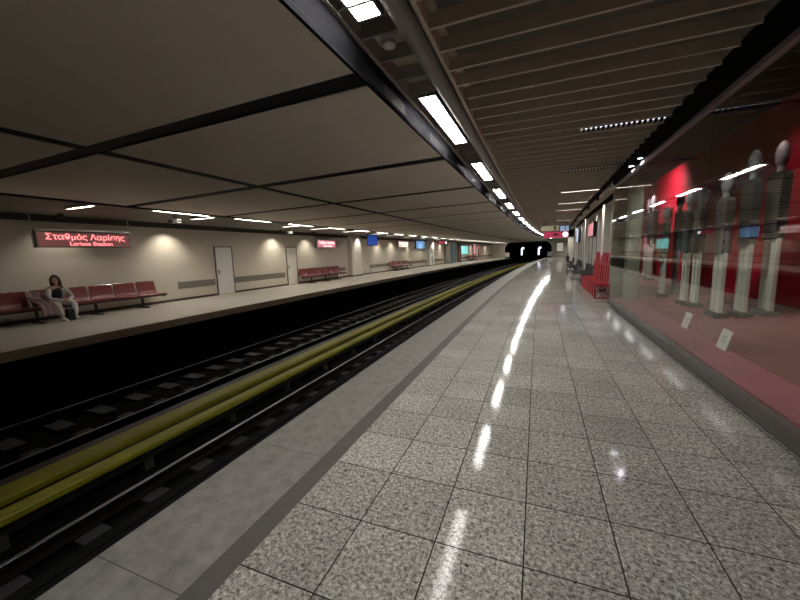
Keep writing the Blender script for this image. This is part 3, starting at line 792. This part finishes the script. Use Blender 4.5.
# tall generic figures standing in the showcase
def figure(s, d, top, w_, torso_frac, label, ribs=False, turn=0.0, head=True):
    z0 = zr(d)-.005
    t = thing('tall_figure', label, 'sculpture', s, d, z0, 'tall cut-out figures in the showcase', turn)
    H = top-z0; w2 = w_/2
    waist = H*(1-torso_frac)
    MB().box(-.11, .12, -w2-.03, w2+.03, 0, .10, .02).build('plinth', M['plinth'], t)
    for sg in (-1, 1):
        y0, y1 = (-w2, -.026) if sg < 0 else (.026, w2)
        MB().box(-.035, .035, y0, y1, .09, waist, .012).build('leg', M['legs'], t)
    sh = H*.80
    MB().outline([(-w2*.95, waist-.02), (w2*.95, waist-.02), (w2*1.12, sh*.6+waist*.4), (w2*1.18, sh-.06), (w2*.9, sh), (-w2*.9, sh), (-w2*1.18, sh-.06), (-w2*1.12, sh*.6+waist*.4)], -.06, .06).build('torso', M['torso'], t)
    if ribs:
        n = 20
        for k in range(n):
            z = waist+.02+(sh-.12-waist)*k/n
            MB().box(-.072, -.058, -w2*1.02, w2*1.02, z, z+(sh-waist)/n*.38, .003).build('rib', M['head'], t)
    hz = H*.90; hr = (H-sh)*.30
    MB().tube((0, 0, sh-.03), (0, 0, hz-.02), .055, .05).build('neck', M['head'], t)
    MB().ball((0, 0, hz-.02), .09, .10, (H-sh)*.36).build('head', M['head'], t, True)
    return t
figs = ((7.96, 3.74, 3.36, .36, .56, 'nearest tall figure with a striped torso, rightmost in the glass showcase', True),
        (7.97, 3.40, 3.26, .34, .57, 'tall figure with a plain charcoal torso, just left of the striped one', False),
        (8.02, 3.08, 2.93, .34, .56, 'tall figure third from the right in the showcase', False),
        (9.10, 3.50, 3.10, .30, .55, 'tall figure fourth from the right, standing further back in the group', False),
        (9.22, 3.14, 2.86, .27, .55, 'tall figure right half of the close pair behind the farther caption card', False),
        (9.62, 3.08, 2.86, .27, .55, 'tall figure left half of the close pair behind the farther caption card', False),
        (11.6, 3.46, 3.05, .32, .58, 'narrow figure against the brightest red glow, right one of two', False),
        (11.0, 3.02, 2.66, .28, .58, 'narrow figure against the brightest red glow, left one of two', False),
        (15.35, 3.75, 3.50, .50, .58, 'second farthest tall figure near the far end of the showcase', False),
        (16.6, 3.88, 3.52, .55, .58, 'farthest tall figure at the far end of the showcase', False))
for s, d, tp, w_, tf, l, rb in figs: figure(s, d, tp, w_, tf, l, rb)
# caption cards
for s, d, l in ((5.85, 2.37, 'white caption card leaning on a stand inside the showcase, nearer of the two'), (7.22, 2.39, 'white caption card leaning on a stand inside the showcase, farther of the two')):
    t = thing('caption_card', l, 'card', s, d-.02, .18)
    R_ = Matrix.Rotation(math.radians(14), 4, 'Y')
    MB().box(-.006, .006, -.13, .13, 0.0, .27, .002, mtx=R_).build('card_plate', M['card'], t)
    MB().box(.08, .10, -.02, .02, 0, .13).build('stand', M['metal'], t)
    b = MB()
    for k in range(4): b.box(-.0085, -.006, -.07, .07-.02*(k % 2), .09+.028*k, .097+.028*k, mtx=R_)
    b.build('small_print', M['wallband'], t)
# showcase lamps
def spot(s, d, z, ts, td, tz, power, col, ang, label, blend=1.0):
    t = thing('showcase_spotlight', label, 'spotlight', s, d, z)
    MB().tube((0, 0, .06), (0, 0, 4.30-z), .015).build('stem', M['darkmetal'], t)
    MB().tube((0, 0, -.02), (0, 0, .08), .05).build('housing', M['darkmetal'], t)
    ld = bpy.data.lights.new('showcase_lamp', 'SPOT'); ld.energy = power; ld.color = col
    ld.spot_size = math.radians(ang); ld.spot_blend = blend; ld.shadow_soft_size = .06
    lo = bpy.data.objects.new('lamp', ld); C.objects.link(lo); lo.parent = t
    a, b = P(s, d, z-.03), P(ts, td, tz)
    dv = Matrix.Rotation(-rot(s), 3, 'Z') @ (b-a)
    lo.location = (0, 0, -.03); lo.rotation_euler = dv.to_track_quat('-Z', 'Y').to_euler()
spot(15.1, 3.0, 4.0, 15.6, 4.35, 3.1, 620, (1, .76, .80), 130, 'small showcase spotlight making the bright red glow on the backdrop')
spot(7.7, 3.05, 4.1, 8.3, 4.35, 3.0, 110, (1, .75, .75), 70, 'small showcase spotlight lighting the red backdrop right of the striped figure')
spot(7.0, 2.25, 4.1, 7.8, 3.4, 1.0, 240, (1, .96, .88), 70, 'small showcase spotlight aimed at the nearest group of figures')
spot(9.6, 2.25, 4.1, 10.4, 3.3, 1.0, 240, (1, .96, .88), 70, 'small showcase spotlight aimed at the middle figures')
spot(4.6, 2.25, 4.1, 5.0, 2.8, .3, 190, (1, .92, .88), 85, 'small showcase spotlight above the front ledge near the photo edge')
spot(14.2, 2.8, 4.1, 15.6, 3.8, 1.0, 240, (1, .96, .88), 70, 'small showcase spotlight aimed at the farthest figures')

# ================================================================== PERSON
def skinned(name, V, E, Rr, mt, parent, sub=2):
    me = bpy.data.meshes.new(name); me.from_pydata([Vector(v) for v in V], E, [])
    o = bpy.data.objects.new(name, me); C.objects.link(o)
    md = o.modifiers.new('skin', 'SKIN'); sv = me.skin_vertices[0].data
    for i, r in enumerate(Rr):
        sv[i].radius = (r, r) if not isinstance(r, tuple) else r
        sv[i].use_root = (i == 0)
    md.use_smooth_shade = True
    ms = o.modifiers.new('sub', 'SUBSURF'); ms.levels = sub; ms.render_levels = sub
    bpy.context.view_layer.update()
    dg = bpy.context.evaluated_depsgraph_get()
    m2 = bpy.data.meshes.new_from_object(o.evaluated_get(dg)); m2.name = name
    bpy.data.objects.remove(o)
    m2.materials.clear(); m2.materials.append(mt)
    for p in m2.polygons: p.use_smooth = True
    return link(bpy.data.objects.new(name, m2), parent)
def chain(pts): return [(i, i+1) for i in range(len(pts)-1)]

# local axes: +x towards the tracks (the way she faces), +y away from us along the platform (her left), z up
pr = thing('person', 'seated person with long dark hair, pale sleeves and white shoes on the red seats', 'person', 5.33, -12.62, 0)
# body: pelvis, spine, neck, head, arms, legs
V = [(-.02, 0, .58), (.02, -.005, .66), (.10, -.01, .82), (.155, -.015, .93), (.185, -.02, 1.0), (.205, -.03, 1.05), (.215, -.035, 1.12), (.21, -.035, 1.20)]
E_ = [(0, 1), (1, 2), (2, 3), (3, 4), (4, 5), (5, 6), (6, 7)]
Rr = [(.15, .13), (.12, .10), (.13, .10), (.11, .08), (.045, .045), (.045, .045), (.078, .088), (.07, .078)]
def add(base, pts, rad):
    i0 = len(V)
    for p_, r in zip(pts, rad): V.append(p_); Rr.append(r)
    E_.append((base, i0))
    for k in range(len(pts)-1): E_.append((i0+k, i0+k+1))
# legs
add(0, [(.05, -.10, .50), (.25, -.13, .50), (.43, -.14, .49), (.42, -.10, .28), (.40, -.06, .11), (.42, -.06, .06)], [.10, .085, .062, .055, .04, .04])
add(0, [(.05, .11, .50), (.26, .17, .50), (.43, .22, .49), (.42, .22, .28), (.40, .22, .11), (.42, .22, .06)], [.10, .085, .062, .055, .04, .04])
# arms
add(3, [(.15, -.17, .93), (.22, -.22, .76), (.27, -.22, .64), (.36, -.08, .60), (.42, .02, .58), (.445, .05, .575)], [.052, .042, .038, .034, .026, .03])
add(3, [(.15, .15, .93), (.21, .25, .76), (.26, .27, .64), (.35, .17, .60), (.42, .10, .575), (.45, .075, .57)], [.052, .042, .038, .034, .026, .03])
body = skinned('body', V, E_, Rr, M['skin'], pr, 2)
# clothes over the same joints
Vt = [V[0], V[1], V[2], V[3], (.175, -.018, .965)]
skinned('black_top', Vt, chain(Vt), [(.16, .135), (.14, .12), (.155, .13), (.14, .12), (.075, .07)], M['blacktop'], pr)
for nm, k in (('sleeve', 14+0), ('sleeve', 14+0)): pass
A1 = [V[20], V[21], V[22], V[23], V[24]]; A2 = [V[26], V[27], V[28], V[29], V[30]]
skinned('sleeve', A1, chain(A1), [.066, .056, .052, .047, .036], M['cardigan'], pr)
skinned('sleeve', A2, chain(A2), [.066, .056, .052, .047, .036], M['cardigan'], pr)
for y0 in (-.15, .135):
    Vc = [(.06, y0*1.2, .56), (.12, y0*1.15, .72), (.165, y0*1.05, .88), (.15, y0*.9, .95)]
    skinned('cardigan_front', Vc, chain(Vc), [(.05, .05), (.055, .05), (.055, .05), (.045, .045)], M['cardigan'], pr)
for k in (8, 14):
    L_ = [V[k], V[k+1], V[k+2], V[k+3], V[k+4]]
    skinned('trouser_leg', L_, chain(L_), [.115, .10, .078, .068, .055], M['trousers'], pr)
for y in (-.06, .22):
    b = MB(); b.ball((.47, y, .045), .135, .048, .045); b.ball((.41, y, .075), .06, .045, .05); b.box(.34, .60, y-.045, y+.045, 0, .022, .008); b.build('shoe', M['shoe'], pr, False)
# fingers, curled over each other
for sgn, bx, by in ((1, .445, .05), (-1, .45, .075)):
    for f in range(4):
        x = bx+.02*math.cos(f); y = by+sgn*.008
        pts = [(bx, by, .575-.012*f), (bx+.035, by+sgn*.018, .585-.016*f), (bx+.04, by+sgn*.045, .578-.016*f), (bx+.02, by+sgn*(.06-.004*abs(f-1)), .57-.016*f)]
        skinned('finger', pts, chain(pts), [.010, .009, .0085, .007], M['skin'], pr, 1)
    pts = [(bx-.01, by, .59), (bx+.0, by+sgn*.02, .615), (bx+.02, by+sgn*.035, .62)]
    skinned('thumb', pts, chain(pts), [.012, .010, .008], M['skin'], pr, 1)
# head turned towards her right (-y)
TH = Matrix.Translation((.215, -.04, 1.155)) @ Matrix.Rotation(math.radians(-38), 4, 'Z') @ Matrix.Rotation(math.radians(8), 4, 'Y')
def headpart(b, name, mt, smooth=True):
    o = b.build(name, mt, pr, smooth); o.data.transform(TH); return o
b = MB(); b.ball((0, 0, 0), .088, .076, .112); b.ball((.03, 0, -.06), .055, .052, .05); headpart(b, 'face', M['skin'])
b = MB(); b.ball((.088, 0, -.012), .018, .013, .026); headpart(b, 'nose', M['skin'])
for y in (-.032, .032):
    headpart(MB().ball((.078, y, .012), .010, .013, .008), 'eye', M['dark_eye'])
    headpart(MB().ball((.0, y*2.4, -.01), .018, .010, .03), 'ear', M['skin'])
headpart(MB().ball((.078, 0, -.055), .012, .022, .008), 'mouth', M['lip'])
b = MB()
b.ball((-.022, 0, .025), .092, .092, .112)
for k in range(26):
    a = math.radians(70+220*k/25)
    x, y = .085*math.cos(a)-.02, .088*math.sin(a)
    ln = .26+.05*random.random()
    b.tube((x, y, .04), (x*1.25-.01, y*1.15, .04-ln*.55), .022, .02, 8)
    b.tube((x*1.25-.01, y*1.15, .04-ln*.53), (x*1.1-.03, y*1.2, .04-ln), .02, .006, 8)
headpart(b, 'hair', M['hair'])

# jacket lying over the seat beside her
def cloth(name, pts_fn, nu, nv, th, mt, parent=None):
    bm = bmesh.new(); g = [[bm.verts.new(pts_fn(i/(nu-1), j/(nv-1))) for j in range(nv)] for i in range(nu)]
    for i in range(nu-1):
        for j in range(nv-1): bm.faces.new((g[i][j], g[i+1][j], g[i+1][j+1], g[i][j+1]))
    bmesh.ops.recalc_face_normals(bm, faces=bm.faces)
    bmesh.ops.solidify(bm, geom=list(bm.faces), thickness=th)
    return finish(name, bm, mt, parent, True)
t = thing('jacket', 'mauve jacket hanging over the seat edge against the left side of the seated person', 'jacket', 4.95, -12.5, 0)
def jk(u, v):
    y = -.17+.32*u + .03*math.sin(9*v)
    if v < .35: x, z = -.28+.06*math.cos(u*9)+v*.45, .88-v*.5-.05*u
    elif v < .7: x, z = -.12+(v-.35)*1.35, .71-(v-.35)*.45+.025*math.sin(u*14)
    else: x, z = .353+(v-.7)*.25+.02*math.sin(u*15), .552-(v-.7)*1.05
    return Vector((x, y, z))
cloth('jacket_body', jk, 12, 22, .02, M['mauve'], t)
pts = [(-.12, .10, .78), (.05, .15, .70), (.22, .12, .60), (.33, .06, .50), (.36, .03, .38)]
skinned('jacket_sleeve', pts, chain(pts), [.05, .055, .05, .045, .04], M['mauve'], t)
# bag on the ground between the feet
t = thing('handbag', 'black bag standing on the floor between the white shoes of the seated person', 'bag', 5.40, -12.17, 0)
b = MB(); b.box(-.10, .10, -.075, .095, 0, .33, .035); b.build('bag_body', M['bag'], t)
pts = [(0, -.05, .31), (0, -.04, .39), (0, .01, .42), (0, .06, .39), (0, .07, .31)]
skinned('handle', pts, chain(pts), [.012]*5, M['bag'], t, 1)
